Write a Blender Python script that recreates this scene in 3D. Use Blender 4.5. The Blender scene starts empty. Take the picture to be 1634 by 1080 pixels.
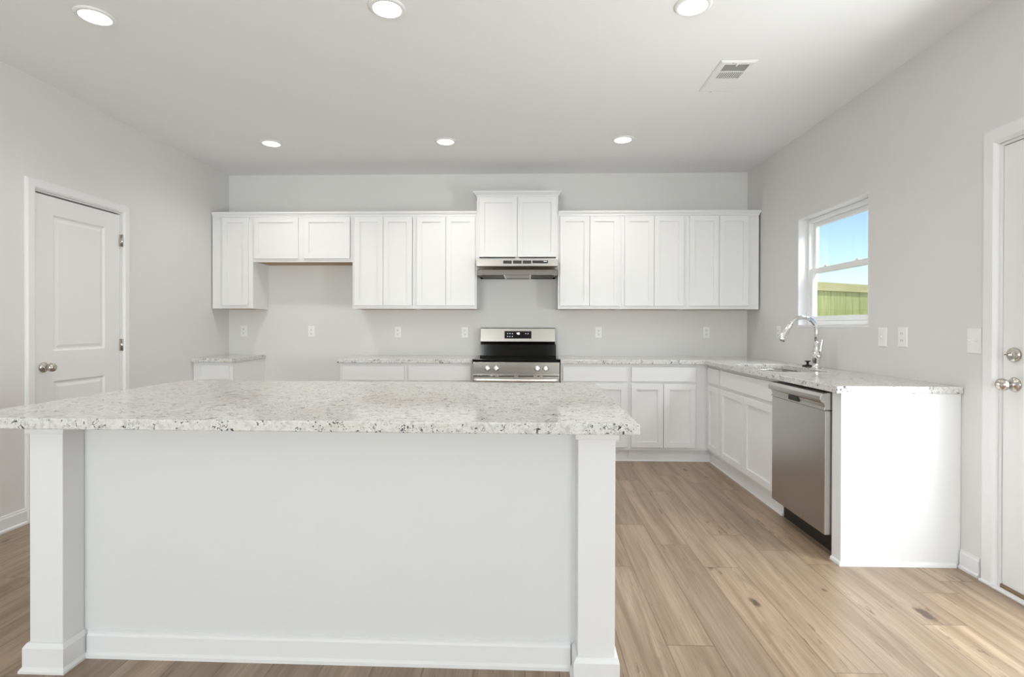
import bpy, bmesh, math, random
from mathutils import Matrix, Vector
S = bpy.context.scene
C = S.collection
PI = math.pi

# ------------------------------------------------------------------ camera
F_PX, CY = 839.946, 523.54
YAW, PITCH, ROLL, CAM_H = 0.0287, -0.0042, 0.0023, 1.2146
c, s = math.cos(YAW), math.sin(YAW)
right, fwd, up = Vector((c, s, 0)), Vector((-s, c, 0)), Vector((0, 0, 1))
cp, sp = math.cos(PITCH), math.sin(PITCH)
fwd, up = cp*fwd + sp*up, -sp*fwd + cp*up
cr, sr = math.cos(ROLL), math.sin(ROLL)
right, up = cr*right + sr*up, cr*up - sr*right
cam = bpy.data.cameras.new('camera')
cam.sensor_width = 36.0
cam.lens = F_PX*36.0/1634.0
cam.shift_y = (CY - 540.0)/1634.0
cam.clip_start = 0.05
co = bpy.data.objects.new('camera', cam)
M = Matrix((right, up, -fwd)).transposed().to_4x4()
M.translation = (0, 0, CAM_H)
co.matrix_world = M
C.objects.link(co)
S.camera = co

# ------------------------------------------------------------------ light and exposure
S.view_settings.view_transform = 'Standard'
S.view_settings.look = 'None'
S.view_settings.gamma = 1.0
S.view_settings.exposure = 0.47
S.view_settings.use_curve_mapping = False

w = bpy.data.worlds.new('sky')
S.world = w
w.use_nodes = True
nt = w.node_tree
nt.nodes.clear()
sky = nt.nodes.new('ShaderNodeTexSky')
sky.sky_type = 'NISHITA'
sky.sun_disc = False
sky.sun_elevation = math.radians(42)
sky.sun_rotation = math.radians(190)
sky.air_density = 1.0
sky.dust_density = 0.2
sky.ozone_density = 3.0
bg = nt.nodes.new('ShaderNodeBackground')
bg.inputs['Strength'].default_value = 0.125
wo = nt.nodes.new('ShaderNodeOutputWorld')
nt.links.new(sky.outputs[0], bg.inputs['Color'])
nt.links.new(bg.outputs[0], wo.inputs['Surface'])

def light(name, kind, energy, color, matrix, **kw):
    l = bpy.data.lights.new(name, kind)
    l.energy = energy
    l.color = color
    for k, v in kw.items():
        setattr(l, k, v)
    o = bpy.data.objects.new(name, l)
    o.matrix_world = matrix
    C.objects.link(o)
    return o

def aim(loc, direction):
    q = Vector(direction).to_track_quat('-Z', 'Y')
    return Matrix.Translation(loc) @ q.to_matrix().to_4x4()

light('sun', 'SUN', 2.0, (1, 0.95, 0.88), aim((0, -3, 6), (0.15, 0.8, -1.0)), angle=math.radians(1.0))
# patio door daylight, plus added area lights at the sink and unseen rear windows
DAY = (0.965, 0.985, 1.0)
light('daylight_patio_door', 'AREA', 80, DAY, aim((2.42, 2.02, 1.10), (-1, 0, 0)), shape='RECTANGLE', size=1.62, size_y=0.62)
light('sink_window_fill', 'AREA', 60, DAY, aim((2.95, 3.55, 2.75), (-0.55, 0.25, -0.9)), shape='RECTANGLE', size=0.8, size_y=0.9)  # added lamp, out of view above the window, brightens its reveal and sill
light('rear_fill_left', 'AREA', 124, DAY, aim((-1.975, -4.40, 1.45), (0.10, 1, 0.42)), shape='RECTANGLE', size=1.5, size_y=1.45)  # added fill at an assumed rear window, tilted up to lift the ceiling
light('rear_fill_right', 'AREA', 74, DAY, aim((1.45, -4.40, 1.45), (-0.05, 1, 0.42)), shape='RECTANGLE', size=1.15, size_y=1.45)  # same added fill for the second assumed window

# ------------------------------------------------------------------ materials
def new_mat(name):
    m = bpy.data.materials.new(name)
    m.use_nodes = True
    n = m.node_tree
    b = n.nodes['Principled BSDF']
    return m, n, b

def N(n, typ, **kw):
    x = n.nodes.new(typ)
    for k, v in kw.items():
        setattr(x, k, v)
    return x

def L(n, a, b):
    n.links.new(a, b)

def mth(n, op, a, b=None, cc=None):
    x = n.nodes.new('ShaderNodeMath')
    x.operation = op
    for i, v in enumerate((a, b, cc)):
        if v is None:
            continue
        if isinstance(v, (int, float)):
            x.inputs[i].default_value = v
        else:
            n.links.new(v, x.inputs[i])
    return x.outputs[0]

def ramp(n, fac, stops):
    r = n.nodes.new('ShaderNodeValToRGB')
    e = r.color_ramp.elements
    while len(e) > 1:
        e.remove(e[-1])
    e[0].position = stops[0][0]
    e[0].color = (*stops[0][1], 1)
    for p, col in stops[1:]:
        q = e.new(p)
        q.color = (*col, 1)
    n.links.new(fac, r.inputs[0])
    return r.outputs[0]

def mixc(n, fac, a, b, mode='MIX'):
    x = n.nodes.new('ShaderNodeMix')
    x.data_type = 'RGBA'
    x.blend_type = mode
    if isinstance(fac, (int, float)):
        x.inputs[0].default_value = fac
    else:
        n.links.new(fac, x.inputs[0])
    for i, v in ((6, a), (7, b)):
        if isinstance(v, tuple):
            x.inputs[i].default_value = (*v, 1)
        else:
            n.links.new(v, x.inputs[i])
    return x.outputs[2]

def paint(name, col, rough=0.5, bump=0.0, scale=300.0, spec=0.5):
    m, n, b = new_mat(name)
    tc = N(n, 'ShaderNodeTexCoord')
    no = N(n, 'ShaderNodeTexNoise')
    no.inputs['Scale'].default_value = scale
    no.inputs['Detail'].default_value = 3
    L(n, tc.outputs['Object'], no.inputs['Vector'])
    k = 0.985
    L(n, mixc(n, no.outputs[0], tuple(v*k for v in col), tuple(min(1, v/k) for v in col)), b.inputs['Base Color'])
    b.inputs['Roughness'].default_value = rough
    b.inputs['Specular IOR Level'].default_value = spec
    if bump:
        bp = N(n, 'ShaderNodeBump')
        bp.inputs['Strength'].default_value = bump
        bp.inputs['Distance'].default_value = 0.001
        L(n, no.outputs[0], bp.inputs['Height'])
        L(n, bp.outputs[0], b.inputs['Normal'])
    return m

def metal(name, col, rough, brushed=None):
    m, n, b = new_mat(name)
    b.inputs['Metallic'].default_value = 1.0
    b.inputs['Roughness'].default_value = rough
    tc = N(n, 'ShaderNodeTexCoord')
    mp = N(n, 'ShaderNodeMapping')
    mp.inputs['Scale'].default_value = brushed or (60, 60, 60)
    no = N(n, 'ShaderNodeTexNoise')
    no.inputs['Scale'].default_value = 1.0
    no.inputs['Detail'].default_value = 2
    L(n, tc.outputs['Object'], mp.inputs[0])
    L(n, mp.outputs[0], no.inputs['Vector'])
    L(n, mixc(n, no.outputs[0], tuple(v*0.95 for v in col), tuple(min(1, v*1.04) for v in col)), b.inputs['Base Color'])
    if brushed:
        bp = N(n, 'ShaderNodeBump')
        bp.inputs['Strength'].default_value = 0.06
        bp.inputs['Distance'].default_value = 0.0005
        L(n, no.outputs[0], bp.inputs['Height'])
        L(n, bp.outputs[0], b.inputs['Normal'])
    return m

def granite():
    m, n, b = new_mat('granite')
    tc = N(n, 'ShaderNodeTexCoord')
    co_ = tc.outputs['Object']
    def noise(scale, detail, dist=0.0, rough=0.55):
        x = N(n, 'ShaderNodeTexNoise')
        x.inputs['Scale'].default_value = scale
        x.inputs['Detail'].default_value = detail
        x.inputs['Distortion'].default_value = dist
        x.inputs['Roughness'].default_value = rough
        L(n, co_, x.inputs['Vector'])
        return x.outputs[0]
    big = noise(9, 3)
    mid = noise(70, 4, 0.6)
    fine = noise(190, 3, 0.4)
    blot = noise(85, 2, 1.2)
    clus = noise(22, 2)
    base = ramp(n, mid, [(0.36, (0.53, 0.525, 0.51)), (0.48, (0.69, 0.688, 0.675)), (0.62, (0.77, 0.77, 0.76))])
    base = mixc(n, ramp(n, big, [(0.40, (0, 0, 0)), (0.62, (0.40, 0.40, 0.40))]), base, (0.66, 0.62, 0.555))
    f1 = ramp(n, fine, [(0.60, (0, 0, 0)), (0.70, (1, 1, 1))])
    base = mixc(n, f1, base, (0.47, 0.46, 0.44))
    dk = mth(n, 'ADD', blot, mth(n, 'MULTIPLY', mth(n, 'SUBTRACT', clus, 0.5), 0.55))
    f2 = ramp(n, dk, [(0.632, (0, 0, 0)), (0.668, (1, 1, 1))])
    base = mixc(n, f2, base, (0.07, 0.07, 0.078))
    f3 = ramp(n, mth(n, 'ADD', fine, mth(n, 'MULTIPLY', mth(n, 'SUBTRACT', clus, 0.5), 0.5)), [(0.675, (0, 0, 0)), (0.72, (1, 1, 1))])
    base = mixc(n, f3, base, (0.12, 0.12, 0.125))
    L(n, base, b.inputs['Base Color'])
    b.inputs['Roughness'].default_value = 0.09
    b.inputs['Specular IOR Level'].default_value = 0.6
    return m

def floor_mat():
    m, n, b = new_mat('oak_plank')
    geo = N(n, 'ShaderNodeTexCoord')
    sx = N(n, 'ShaderNodeSeparateXYZ')
    L(n, geo.outputs['Object'], sx.inputs[0])
    X, Y = sx.outputs[0], sx.outputs[1]
    px = mth(n, 'DIVIDE', mth(n, 'SUBTRACT', X, 1.615), 0.18)
    idx = mth(n, 'FLOOR', px)
    fx = mth(n, 'SUBTRACT', px, idx)
    off = mth(n, 'FRACT', mth(n, 'MULTIPLY', mth(n, 'SINE', mth(n, 'MULTIPLY_ADD', idx, 1.46894, 0.77146)), 37.0))
    py = mth(n, 'SUBTRACT', mth(n, 'DIVIDE', Y, 1.22), off)
    row = mth(n, 'FLOOR', py)
    fy = mth(n, 'SUBTRACT', py, row)
    ex = mth(n, 'MULTIPLY', mth(n, 'MINIMUM', fx, mth(n, 'SUBTRACT', 1.0, fx)), 0.18)
    ey = mth(n, 'MULTIPLY', mth(n, 'MINIMUM', fy, mth(n, 'SUBTRACT', 1.0, fy)), 1.22)
    seam = ramp(n, mth(n, 'MINIMUM', ex, ey), [(0.0, (0.7, 0.7, 0.7)), (0.0008, (0.5, 0.5, 0.5)), (0.0018, (0, 0, 0))])
    cv = N(n, 'ShaderNodeCombineXYZ')
    L(n, idx, cv.inputs[0]); L(n, row, cv.inputs[1])
    wn = N(n, 'ShaderNodeTexWhiteNoise', noise_dimensions='2D')
    L(n, cv.outputs[0], wn.inputs['Vector'])
    rnd = wn.outputs['Value']
    def gv(kx, ky, ro):
        v = N(n, 'ShaderNodeCombineXYZ')
        L(n, mth(n, 'MULTIPLY_ADD', rnd, ro, mth(n, 'MULTIPLY', X, kx)), v.inputs[0])
        L(n, mth(n, 'MULTIPLY_ADD', rnd, ro*1.7, mth(n, 'MULTIPLY', Y, ky)), v.inputs[1])
        return v.outputs[0]
    def noise(vec, detail, dist, rough=0.6):
        x = N(n, 'ShaderNodeTexNoise')
        x.inputs['Scale'].default_value = 1.0
        x.inputs['Detail'].default_value = detail
        x.inputs['Distortion'].default_value = dist
        x.inputs['Roughness'].default_value = rough
        L(n, vec, x.inputs['Vector'])
        return x.outputs[0]
    g1 = noise(gv(17, 0.8, 40), 7, 0.7, 0.62)
    g2 = noise(gv(150, 3.5, 70), 4, 0.3)
    g3 = noise(gv(9, 1.6, 90), 5, 1.0, 0.65)
    col = ramp(n, g1, [(0.30, (0.205, 0.140, 0.090)), (0.45, (0.320, 0.232, 0.158)), (0.60, (0.405, 0.303, 0.215)), (0.75, (0.46, 0.353, 0.258))])
    col = mixc(n, ramp(n, g2, [(0.33, (0.6, 0.6, 0.6)), (0.56, (0, 0, 0))]), col, (0.25, 0.165, 0.10))
    col = mixc(n, ramp(n, g3, [(0.60, (0, 0, 0)), (0.74, (0.8, 0.8, 0.8))]), col, (0.17, 0.118, 0.08))
    tint = ramp(n, rnd, [(0.0, (0.84, 0.84, 0.85)), (0.5, (1, 1, 1)), (1.0, (1.1, 1.09, 1.08))])
    col = mixc(n, 1.0, col, tint, 'MULTIPLY')
    vo = N(n, 'ShaderNodeTexVoronoi')
    vo.inputs['Scale'].default_value = 1.0
    dv = N(n, 'ShaderNodeVectorMath', operation='ADD')
    nz = N(n, 'ShaderNodeTexNoise')
    nz.inputs['Scale'].default_value = 25
    L(n, geo.outputs['Object'], nz.inputs['Vector'])
    sc = N(n, 'ShaderNodeVectorMath', operation='SCALE')
    L(n, nz.outputs['Color'], sc.inputs[0]); sc.inputs['Scale'].default_value = 0.18
    L(n, gv(7.0, 3.2, 30), dv.inputs[0]); L(n, sc.outputs[0], dv.inputs[1])
    L(n, dv.outputs[0], vo.inputs['Vector'])
    vs = N(n, 'ShaderNodeSeparateColor')
    L(n, vo.outputs['Color'], vs.inputs[0])
    rad = mth(n, 'MULTIPLY', mth(n, 'GREATER_THAN', vs.outputs[0], 0.35), mth(n, 'MULTIPLY', mth(n, 'POWER', vs.outputs[1], 1.6), 0.21))
    kn = mth(n, 'SUBTRACT', rad, vo.outputs['Distance'])
    knot = ramp(n, kn, [(-0.0, (0, 0, 0)), (0.09, (0.9, 0.9, 0.9))])
    col = mixc(n, knot, col, (0.075, 0.045, 0.028))
    g4 = noise(gv(75, 6.5, 55), 4, 0.6, 0.6)
    g5 = noise(gv(4, 1.2, 25), 2, 0.4)
    dash = mth(n, 'ADD', g4, mth(n, 'MULTIPLY', mth(n, 'SUBTRACT', g5, 0.5), 0.5))
    col = mixc(n, ramp(n, dash, [(0.655, (0, 0, 0)), (0.72, (0.8, 0.8, 0.8))]), col, (0.11, 0.072, 0.046))
    col = mixc(n, seam, col, (0.12, 0.08, 0.055))
    L(n, col, b.inputs['Base Color'])
    b.inputs['Roughness'].default_value = 0.36
    b.inputs['Specular IOR Level'].default_value = 0.45
    bp = N(n, 'ShaderNodeBump')
    bp.inputs['Strength'].default_value = 0.12
    bp.inputs['Distance'].default_value = 0.001
    L(n, mth(n, 'SUBTRACT', g2, seam), bp.inputs['Height'])
    L(n, bp.outputs[0], b.inputs['Normal'])
    return m

def wood(name, c1, c2, scale=(3, 40, 40), rough=0.6):
    m, n, b = new_mat(name)
    tc = N(n, 'ShaderNodeTexCoord')
    mp = N(n, 'ShaderNodeMapping')
    mp.inputs['Scale'].default_value = scale
    no = N(n, 'ShaderNodeTexNoise')
    no.inputs['Scale'].default_value = 1
    no.inputs['Detail'].default_value = 5
    no.inputs['Distortion'].default_value = 0.8
    L(n, tc.outputs['Object'], mp.inputs[0]); L(n, mp.outputs[0], no.inputs['Vector'])
    L(n, ramp(n, no.outputs[0], [(0.3, c1), (0.7, c2)]), b.inputs['Base Color'])
    b.inputs['Roughness'].default_value = rough
    return m

def glass_mat():
    m = bpy.data.materials.new('window_glass')
    m.use_nodes = True
    n = m.node_tree
    n.nodes.clear()
    o = N(n, 'ShaderNodeOutputMaterial')
    t = N(n, 'ShaderNodeBsdfTransparent')
    t.inputs[0].default_value = (0.97, 0.985, 0.98, 1)
    g = N(n, 'ShaderNodeBsdfGlossy')
    g.inputs['Roughness'].default_value = 0.02
    lw = N(n, 'ShaderNodeLayerWeight')
    lw.inputs['Blend'].default_value = 0.5
    fac = mth(n, 'MULTIPLY_ADD', mth(n, 'POWER', lw.outputs['Facing'], 4.0), 0.6, 0.03)
    mx = N(n, 'ShaderNodeMixShader')
    L(n, fac, mx.inputs[0]); L(n, t.outputs[0], mx.inputs[1]); L(n, g.outputs[0], mx.inputs[2])
    L(n, mx.outputs[0], o.inputs[0])
    return m

def emis(name, col, strength):
    m, n, b = new_mat(name)
    b.inputs['Base Color'].default_value = (*col, 1)
    b.inputs['Emission Color'].default_value = (*col, 1)
    b.inputs['Emission Strength'].default_value = strength
    return m

def gloss(name, col, rough, spec=0.5):
    m = paint(name, col, rough, 0, 40, spec)
    return m

M_wall = paint('wall_paint', (0.765, 0.758, 0.742), 0.6, 0.15, 500)
M_ceil = paint('ceiling_paint', (0.94, 0.945, 0.955), 0.8, 0.15, 400)
M_trim = paint('trim_paint', (0.84, 0.843, 0.85), 0.35)
M_door = paint('door_paint', (0.84, 0.842, 0.845), 0.38)
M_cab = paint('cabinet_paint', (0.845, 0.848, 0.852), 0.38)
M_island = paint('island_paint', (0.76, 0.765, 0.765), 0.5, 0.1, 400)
M_granite = granite()
M_floor = floor_mat()
M_ply = wood('birch_plywood', (0.42, 0.27, 0.14), (0.55, 0.37, 0.21))
M_pine = wood('treated_pine', (0.30, 0.36, 0.10), (0.56, 0.56, 0.23), (16, 16, 1.6), 0.8)
M_pinelight = wood('pale_pine', (0.52, 0.48, 0.20), (0.68, 0.62, 0.32), (1.5, 14, 14), 0.8)
M_steel = metal('stainless_steel', (0.40, 0.378, 0.35), 0.24, (1.2, 500, 500))
M_steelv = metal('stainless_steel_door', (0.56, 0.545, 0.53), 0.26, (500, 500, 1.2))
M_chrome = metal('chrome', (0.86, 0.86, 0.86), 0.05)
M_nickel = metal('satin_nickel', (0.55, 0.52, 0.48), 0.24)
M_black = gloss('black_glass', (0.005, 0.005, 0.005), 0.08, 0.22)
M_blackm = gloss('black_plastic', (0.012, 0.012, 0.013), 0.4)
M_dark = gloss('dark_grille', (0.045, 0.043, 0.04), 0.5)
M_grey = gloss('duct_grey', (0.30, 0.30, 0.295), 0.6)
M_plate = paint('white_plastic', (0.90, 0.90, 0.89), 0.35)
M_slot = gloss('socket_slot', (0.10, 0.10, 0.10), 0.6)
M_vinyl = paint('white_vinyl', (0.88, 0.89, 0.89), 0.35)
M_glass = glass_mat()
M_lens = emis('lamp_lens', (1.0, 0.98, 0.94), 7.0)
M_digit = emis('display_digit', (0.9, 0.95, 1.0), 2.2)
M_icon = emis('display_icon', (0.6, 0.65, 0.7), 0.12)
M_knob = metal('knob_metal', (0.86, 0.855, 0.84), 0.38)
M_ground = paint('pale_ground', (0.50, 0.48, 0.42), 0.9, 0.5, 60)  # unseen ground, coloured pale to bounce light up into the sink window
M_bronze = metal('bronze_sill', (0.36, 0.26, 0.17), 0.45)

# ------------------------------------------------------------------ mesh helpers
class MB:
    """collects shapes into one mesh; T maps the builder's local frame to the world"""
    def __init__(self, T=None):
        self.bm = bmesh.new()
        self.T = T or Matrix.Identity(4)
        self.smooth = False
    def _add(self, verts, faces, smooth=False):
        vs = [self.bm.verts.new(self.T @ Vector(v)) for v in verts]
        out = []
        for f in faces:
            try:
                q = self.bm.faces.new([vs[i] for i in f])
                q.smooth = smooth
                out.append(q)
            except ValueError:
                pass
        return out
    def box(self, x0, x1, y0, y1, z0, z1):
        v = [(x, y, z) for z in (z0, z1) for y in (y0, y1) for x in (x0, x1)]
        self._add(v, [(0, 2, 3, 1), (4, 5, 7, 6), (0, 1, 5, 4), (2, 6, 7, 3), (0, 4, 6, 2), (1, 3, 7, 5)])
        return self
    def rings(self, rings, caps=True, smooth=False, closed=False):
        k = len(rings[0])
        v = [p for r in rings for p in r]
        f = []
        m = len(rings)
        for i in range(m if closed else m-1):
            a, b2 = i*k, ((i+1) % m)*k
            for j in range(k):
                j2 = (j+1) % k
                f.append((a+j, a+j2, b2+j2, b2+j))
        if caps and not closed:
            f.append(tuple(reversed(range(k))))
            f.append(tuple(range((m-1)*k, m*k)))
        self._add(v, f, smooth)
        return self
    def lathe(self, prof, origin, axis='Z', seg=24, smooth=True):
        """prof: list of (radius, height along axis)"""
        rr = []
        for r, h in prof:
            ring = []
            for j in range(seg):
                a = 2*PI*j/seg
                p = (r*math.cos(a), r*math.sin(a), h)
                if axis == 'X': p = (p[2], p[0], p[1])
                elif axis == 'Y': p = (p[1], p[2], p[0])
                ring.append((origin[0]+p[0], origin[1]+p[1], origin[2]+p[2]))
            rr.append(ring)
        return self.rings(rr, True, smooth)
    def tube(self, pts, rad, seg=14, smooth=True):
        pts = [Vector(p) for p in pts]
        n = len(pts)
        rads = rad if isinstance(rad, (list, tuple)) else [rad]*n
        rr = []
        ref = None
        for i in range(n):
            t = (pts[min(i+1, n-1)] - pts[max(i-1, 0)]).normalized()
            if ref is None:
                ref = t.orthogonal().normalized()
            ref = (ref - t*ref.dot(t)).normalized()
            bn = t.cross(ref)
            rr.append([tuple(pts[i] + rads[i]*(math.cos(2*PI*j/seg)*ref + math.sin(2*PI*j/seg)*bn)) for j in range(seg)])
        return self.rings(rr, True, smooth)
    def prism_x(self, prof, x0, x1):
        """profile of (y, z) points swept along x"""
        return self.rings([[(x0, y, z) for y, z in prof], [(x1, y, z) for y, z in prof]])
    def shaker(self, x0, x1, z0, z1, yf, t=0.019, rail=0.05, rec=0.0115):
        """flat-panel door, front face at y = yf facing -y"""
        yb = yf + t
        yr = yf + rec
        o = [(x0, z0), (x1, z0), (x1, z1), (x0, z1)]
        i = [(x0+rail, z0+rail), (x1-rail, z0+rail), (x1-rail, z1-rail), (x0+rail, z1-rail)]
        e = 0.0015
        o2 = [(x0+e, z0+e), (x1-e, z0+e), (x1-e, z1-e), (x0+e, z1-e)]
        R = [[(a, yb, b) for a, b in o], [(a, yf+e, b) for a, b in o], [(a, yf, b) for a, b in o2],
             [(a, yf, b) for a, b in i], [(a, yr, b) for a, b in i]]
        return self.rings(R)
    def raised(self, x0, x1, z0, z1, yf, wd=0.03, rec=0.008):
        pass
    def obj(self, name, mat, parent=None, bevel=0.0, loc=None, kind=None):
        bm = self.bm
        bmesh.ops.recalc_face_normals(bm, faces=bm.faces)
        if parent is not None:
            inv = WM[parent.name].inverted()
            bm.transform(inv)
        elif loc is not None:
            bm.transform(Matrix.Translation(-Vector(loc)))
        me = bpy.data.meshes.new(name)
        bm.to_mesh(me)
        bm.free()
        me.materials.append(mat)
        o = bpy.data.objects.new(name, me)
        C.objects.link(o)
        if parent is not None:
            o.parent = parent
            WM[o.name] = WM[parent.name].copy()
        else:
            WM[o.name] = Matrix.Translation(Vector(loc)) if loc is not None else Matrix.Identity(4)
            if loc is not None:
                o.location = loc
        if bevel:
            b = o.modifiers.new('bevel', 'BEVEL')
            b.width = bevel
            b.segments = 2
            b.limit_method = 'ANGLE'
            b.angle_limit = math.radians(40)
        if kind:
            o['kind'] = kind
        return o

WM = {}
def box(x0, x1, y0, y1, z0, z1, T=None):
    return MB(T).box(x0, x1, y0, y1, z0, z1)

def thing(name, label, cat, loc, group=None, kind=None, rotz=0.0):
    o = bpy.data.objects.new(name, None)
    C.objects.link(o)
    o.empty_display_size = 0.1
    o.location = loc
    o.rotation_euler = (0, 0, rotz)
    WM[o.name] = Matrix.Translation(Vector(loc)) @ Matrix.Rotation(rotz, 4, 'Z')
    tag(o, label, cat, group, kind)
    return o

def tag(o, label, cat, group=None, kind=None):
    o['label'] = label
    o['category'] = cat
    if group: o['group'] = group
    if kind: o['kind'] = kind
    return o

def copy_thing(root, loc, rotz, label, group=None):
    r = root.copy()
    C.objects.link(r)
    r.location = loc
    r.rotation_euler = (0, 0, rotz)
    r['label'] = label
    if group: r['group'] = group
    for ch in list(root.children):
        k = ch.copy()
        C.objects.link(k)
        k.parent = r
        for g in list(ch.children):
            d = g.copy()
            C.objects.link(d)
            d.parent = k
    return r

# ------------------------------------------------------------------ room shell
D, XL, XR, H = 5.32, -3.06, 2.195, 2.75
YN = -4.0            # wall behind the camera
TW = 0.14            # wall thickness
def struct(mb, name, mat, label, cat, **kw):
    o = mb.obj(name, mat, **kw)
    o['kind'] = 'structure'
    tag(o, label, cat)
    return o

struct(box(XL-TW, XR+TW, YN-TW, D+TW, -0.12, 0.0), 'floor', M_floor, 'oak look plank floor', 'floor')
struct(box(XL-TW, XR+TW, YN-TW, D+TW, H, H+0.25), 'ceiling', M_ceil, 'flat off-white ceiling', 'ceiling')
struct(box(XL-TW, XR+TW, D, D+TW, 0, H), 'wall_back', M_wall, 'pale grey wall behind the range and cabinets', 'wall')
# left wall with door opening
LD0, LD1, LDZ = 3.180, 3.892, 2.060
m = MB()
m.box(XL-TW, XL, YN, LD0, 0, H).box(XL-TW, XL, LD1, D, 0, H).box(XL-TW, XL, LD0, LD1, LDZ, H)
struct(m, 'wall_left', M_wall, 'pale grey left wall with the white panel door', 'wall')
# right wall with window and patio door openings
WY0, WY1, WZ0, WZ1 = 3.450, 4.340, 1.207, 2.083
RD0, RD1, RDZ = 1.575, 2.515, 2.066
m = MB()
m.box(XR, XR+TW, YN, RD0, 0, H).box(XR, XR+TW, RD0, RD1, RDZ, H)
m.box(XR, XR+TW, RD1, WY0, 0, H).box(XR, XR+TW, WY0, WY1, 0, WZ0).box(XR, XR+TW, WY0, WY1, WZ1, H)
m.box(XR, XR+TW, WY1, D, 0, H)
struct(m, 'wall_right', M_wall, 'pale grey right wall with the sink window and patio door', 'wall')
# wall behind the camera, with two unseen windows added to let light in
m = MB()
RW = [(-2.75, -1.20), (0.85, 2.05)]
m.box(XL, RW[0][0], YN-TW, YN, 0, H).box(RW[0][1], RW[1][0], YN-TW, YN, 0, H).box(RW[1][1], XR, YN-TW, YN, 0, H)
for a, b in RW:
    m.box(a, b, YN-TW, YN, 0, 0.80).box(a, b, YN-TW, YN, 2.30, H)
struct(m, 'wall_front', M_wall, 'pale grey wall behind the viewer with two added windows', 'wall')

# baseboards
def baseboard(name, pts_fn, label):
    o = pts_fn.obj(name, M_trim, bevel=0.002)
    o['kind'] = 'structure'
    tag(o, label, 'baseboard')
BBP = [(0, 0), (0.022, 0), (0.022, 0.014), (0.014, 0.020), (0.014, 0.080), (0.010, 0.088), (0.010, 0.096), (0, 0.098)]
def bb_run(m, axis, wall, sgn, a, b):
    """axis y: runs along y on a wall at x = wall, projecting sgn; axis x likewise"""
    if axis == 'y':
        m.rings([[(wall+sgn*(p+0.0005), t, z) for p, z in BBP] for t in (a, b)])
    else:
        m.rings([[(t, wall+sgn*(p+0.0005), z) for p, z in BBP] for t in (a, b)])
m = MB(); bb_run(m, 'y', XL, 1, YN+0.03, 3.120); bb_run(m, 'y', XL, 1, 3.955, 4.73)
baseboard('baseboard_left', m, 'white baseboard along the left wall')
m = MB(); bb_run(m, 'y', XR, -1, 2.600, 2.712); bb_run(m, 'y', XR, -1, YN+0.03, 1.49)
baseboard('baseboard_right', m, 'white baseboard between end panel and patio door')
m = MB(); bb_run(m, 'x', D, -1, -2.66, -1.71)
baseboard('baseboard_back', m, 'white baseboard in the empty fridge space')
m = MB(); bb_run(m, 'x', YN, 1, XL+0.03, XR-0.03)
baseboard('baseboard_front', m, 'white baseboard on the wall behind the viewer')

# ------------------------------------------------------------------ left door
CAS = [(0.0, 0.0), (0.0, 0.012), (0.010, 0.018), (0.050, 0.018), (0.062, 0.010), (0.062, 0.0)]   # across, out
def casing(m, wall, sgn, a, b, ztop, wd=0.062):
    """door casing: two legs and a head, mitred; a<b inner edges along y"""
    x = lambda o: wall + sgn*(o+0.0005)
    k = wd/0.062
    # profile measured from the outer edge inwards
    ring = []
    paths = [(a, 0.0, -1), (a, ztop, -1), (b, ztop, 1), (b, 0.0, 1)]
    R = []
    for (y, z, d) in paths:
        r = []
        for q, o in CAS:
            e = (0.062-q)*k
            zz = z + (e if z > 0 else 0)
            r.append((x(o), y + d*e, zz))
        R.append(r)
    m.rings(R)
dr = thing('door_1', 'white two-panel interior door with satin nickel knob in the left wall', 'door', (XL, 3.536, 0), kind='structure')
m = MB(); casing(m, XL, 1, LD0, LD1, LDZ)
m.obj('door_casing', M_trim, dr)
m = MB()
m.box(XL-TW, XL-0.001, LD0+0.0005, LD0+0.009, 0, LDZ-0.001).box(XL-TW, XL-0.001, LD1-0.009, LD1-0.0005, 0, LDZ-0.001).box(XL-TW, XL-0.001, LD0+0.009, LD1-0.009, LDZ-0.010, LDZ-0.0005)
m.obj('door_jamb', M_trim, dr)
def panel_door(T, w_, z0, z1, panels, t=0.035):
    """slab in local frame: x 0..w_, front at y=0 facing -y; panels list of (x0,x1,z0,z1) with moulded recess"""
    m = MB(T)
    bm = m.bm
    xs = sorted({0, w_} | {p[0] for p in panels} | {p[1] for p in panels})
    zs = sorted({z0, z1} | {p[2] for p in panels} | {p[3] for p in panels})
    for i in range(len(xs)-1):
        for j in range(len(zs)-1):
            a, b, cc, d = xs[i], xs[i+1], zs[j], zs[j+1]
            if any(abs(a-p[0]) < 1e-6 and abs(b-p[1]) < 1e-6 and cc >= p[2]-1e-6 and d <= p[3]+1e-6 for p in panels):
                continue
            m._add([(a, 0, cc), (b, 0, cc), (b, 0, d), (a, 0, d)], [(0, 1, 2, 3)])
    for (a, b, cc, d) in panels:
        def rc(e, y):
            return [(a+e, y, cc+e), (b-e, y, cc+e), (b-e, y, d-e), (a+e, y, d-e)]
        m.rings([rc(0, 0), rc(0.012, 0.009), rc(0.022, 0.009), rc(0.040, 0.003)], caps=False)
        m._add(rc(0.040, 0.003), [(0, 1, 2, 3)])
    m._add([(0, 0, z0), (w_, 0, z0), (w_, 0, z1), (0, 0, z1), (0, t, z0), (w_, t, z0), (w_, t, z1), (0, t, z1)],
           [(0, 4, 5, 1), (1, 5, 6, 2), (2, 6, 7, 3), (3, 7, 4, 0), (4, 7, 6, 5)])
    bmesh.ops.remove_doubles(bm, verts=bm.verts, dist=1e-5)
    return m
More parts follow.
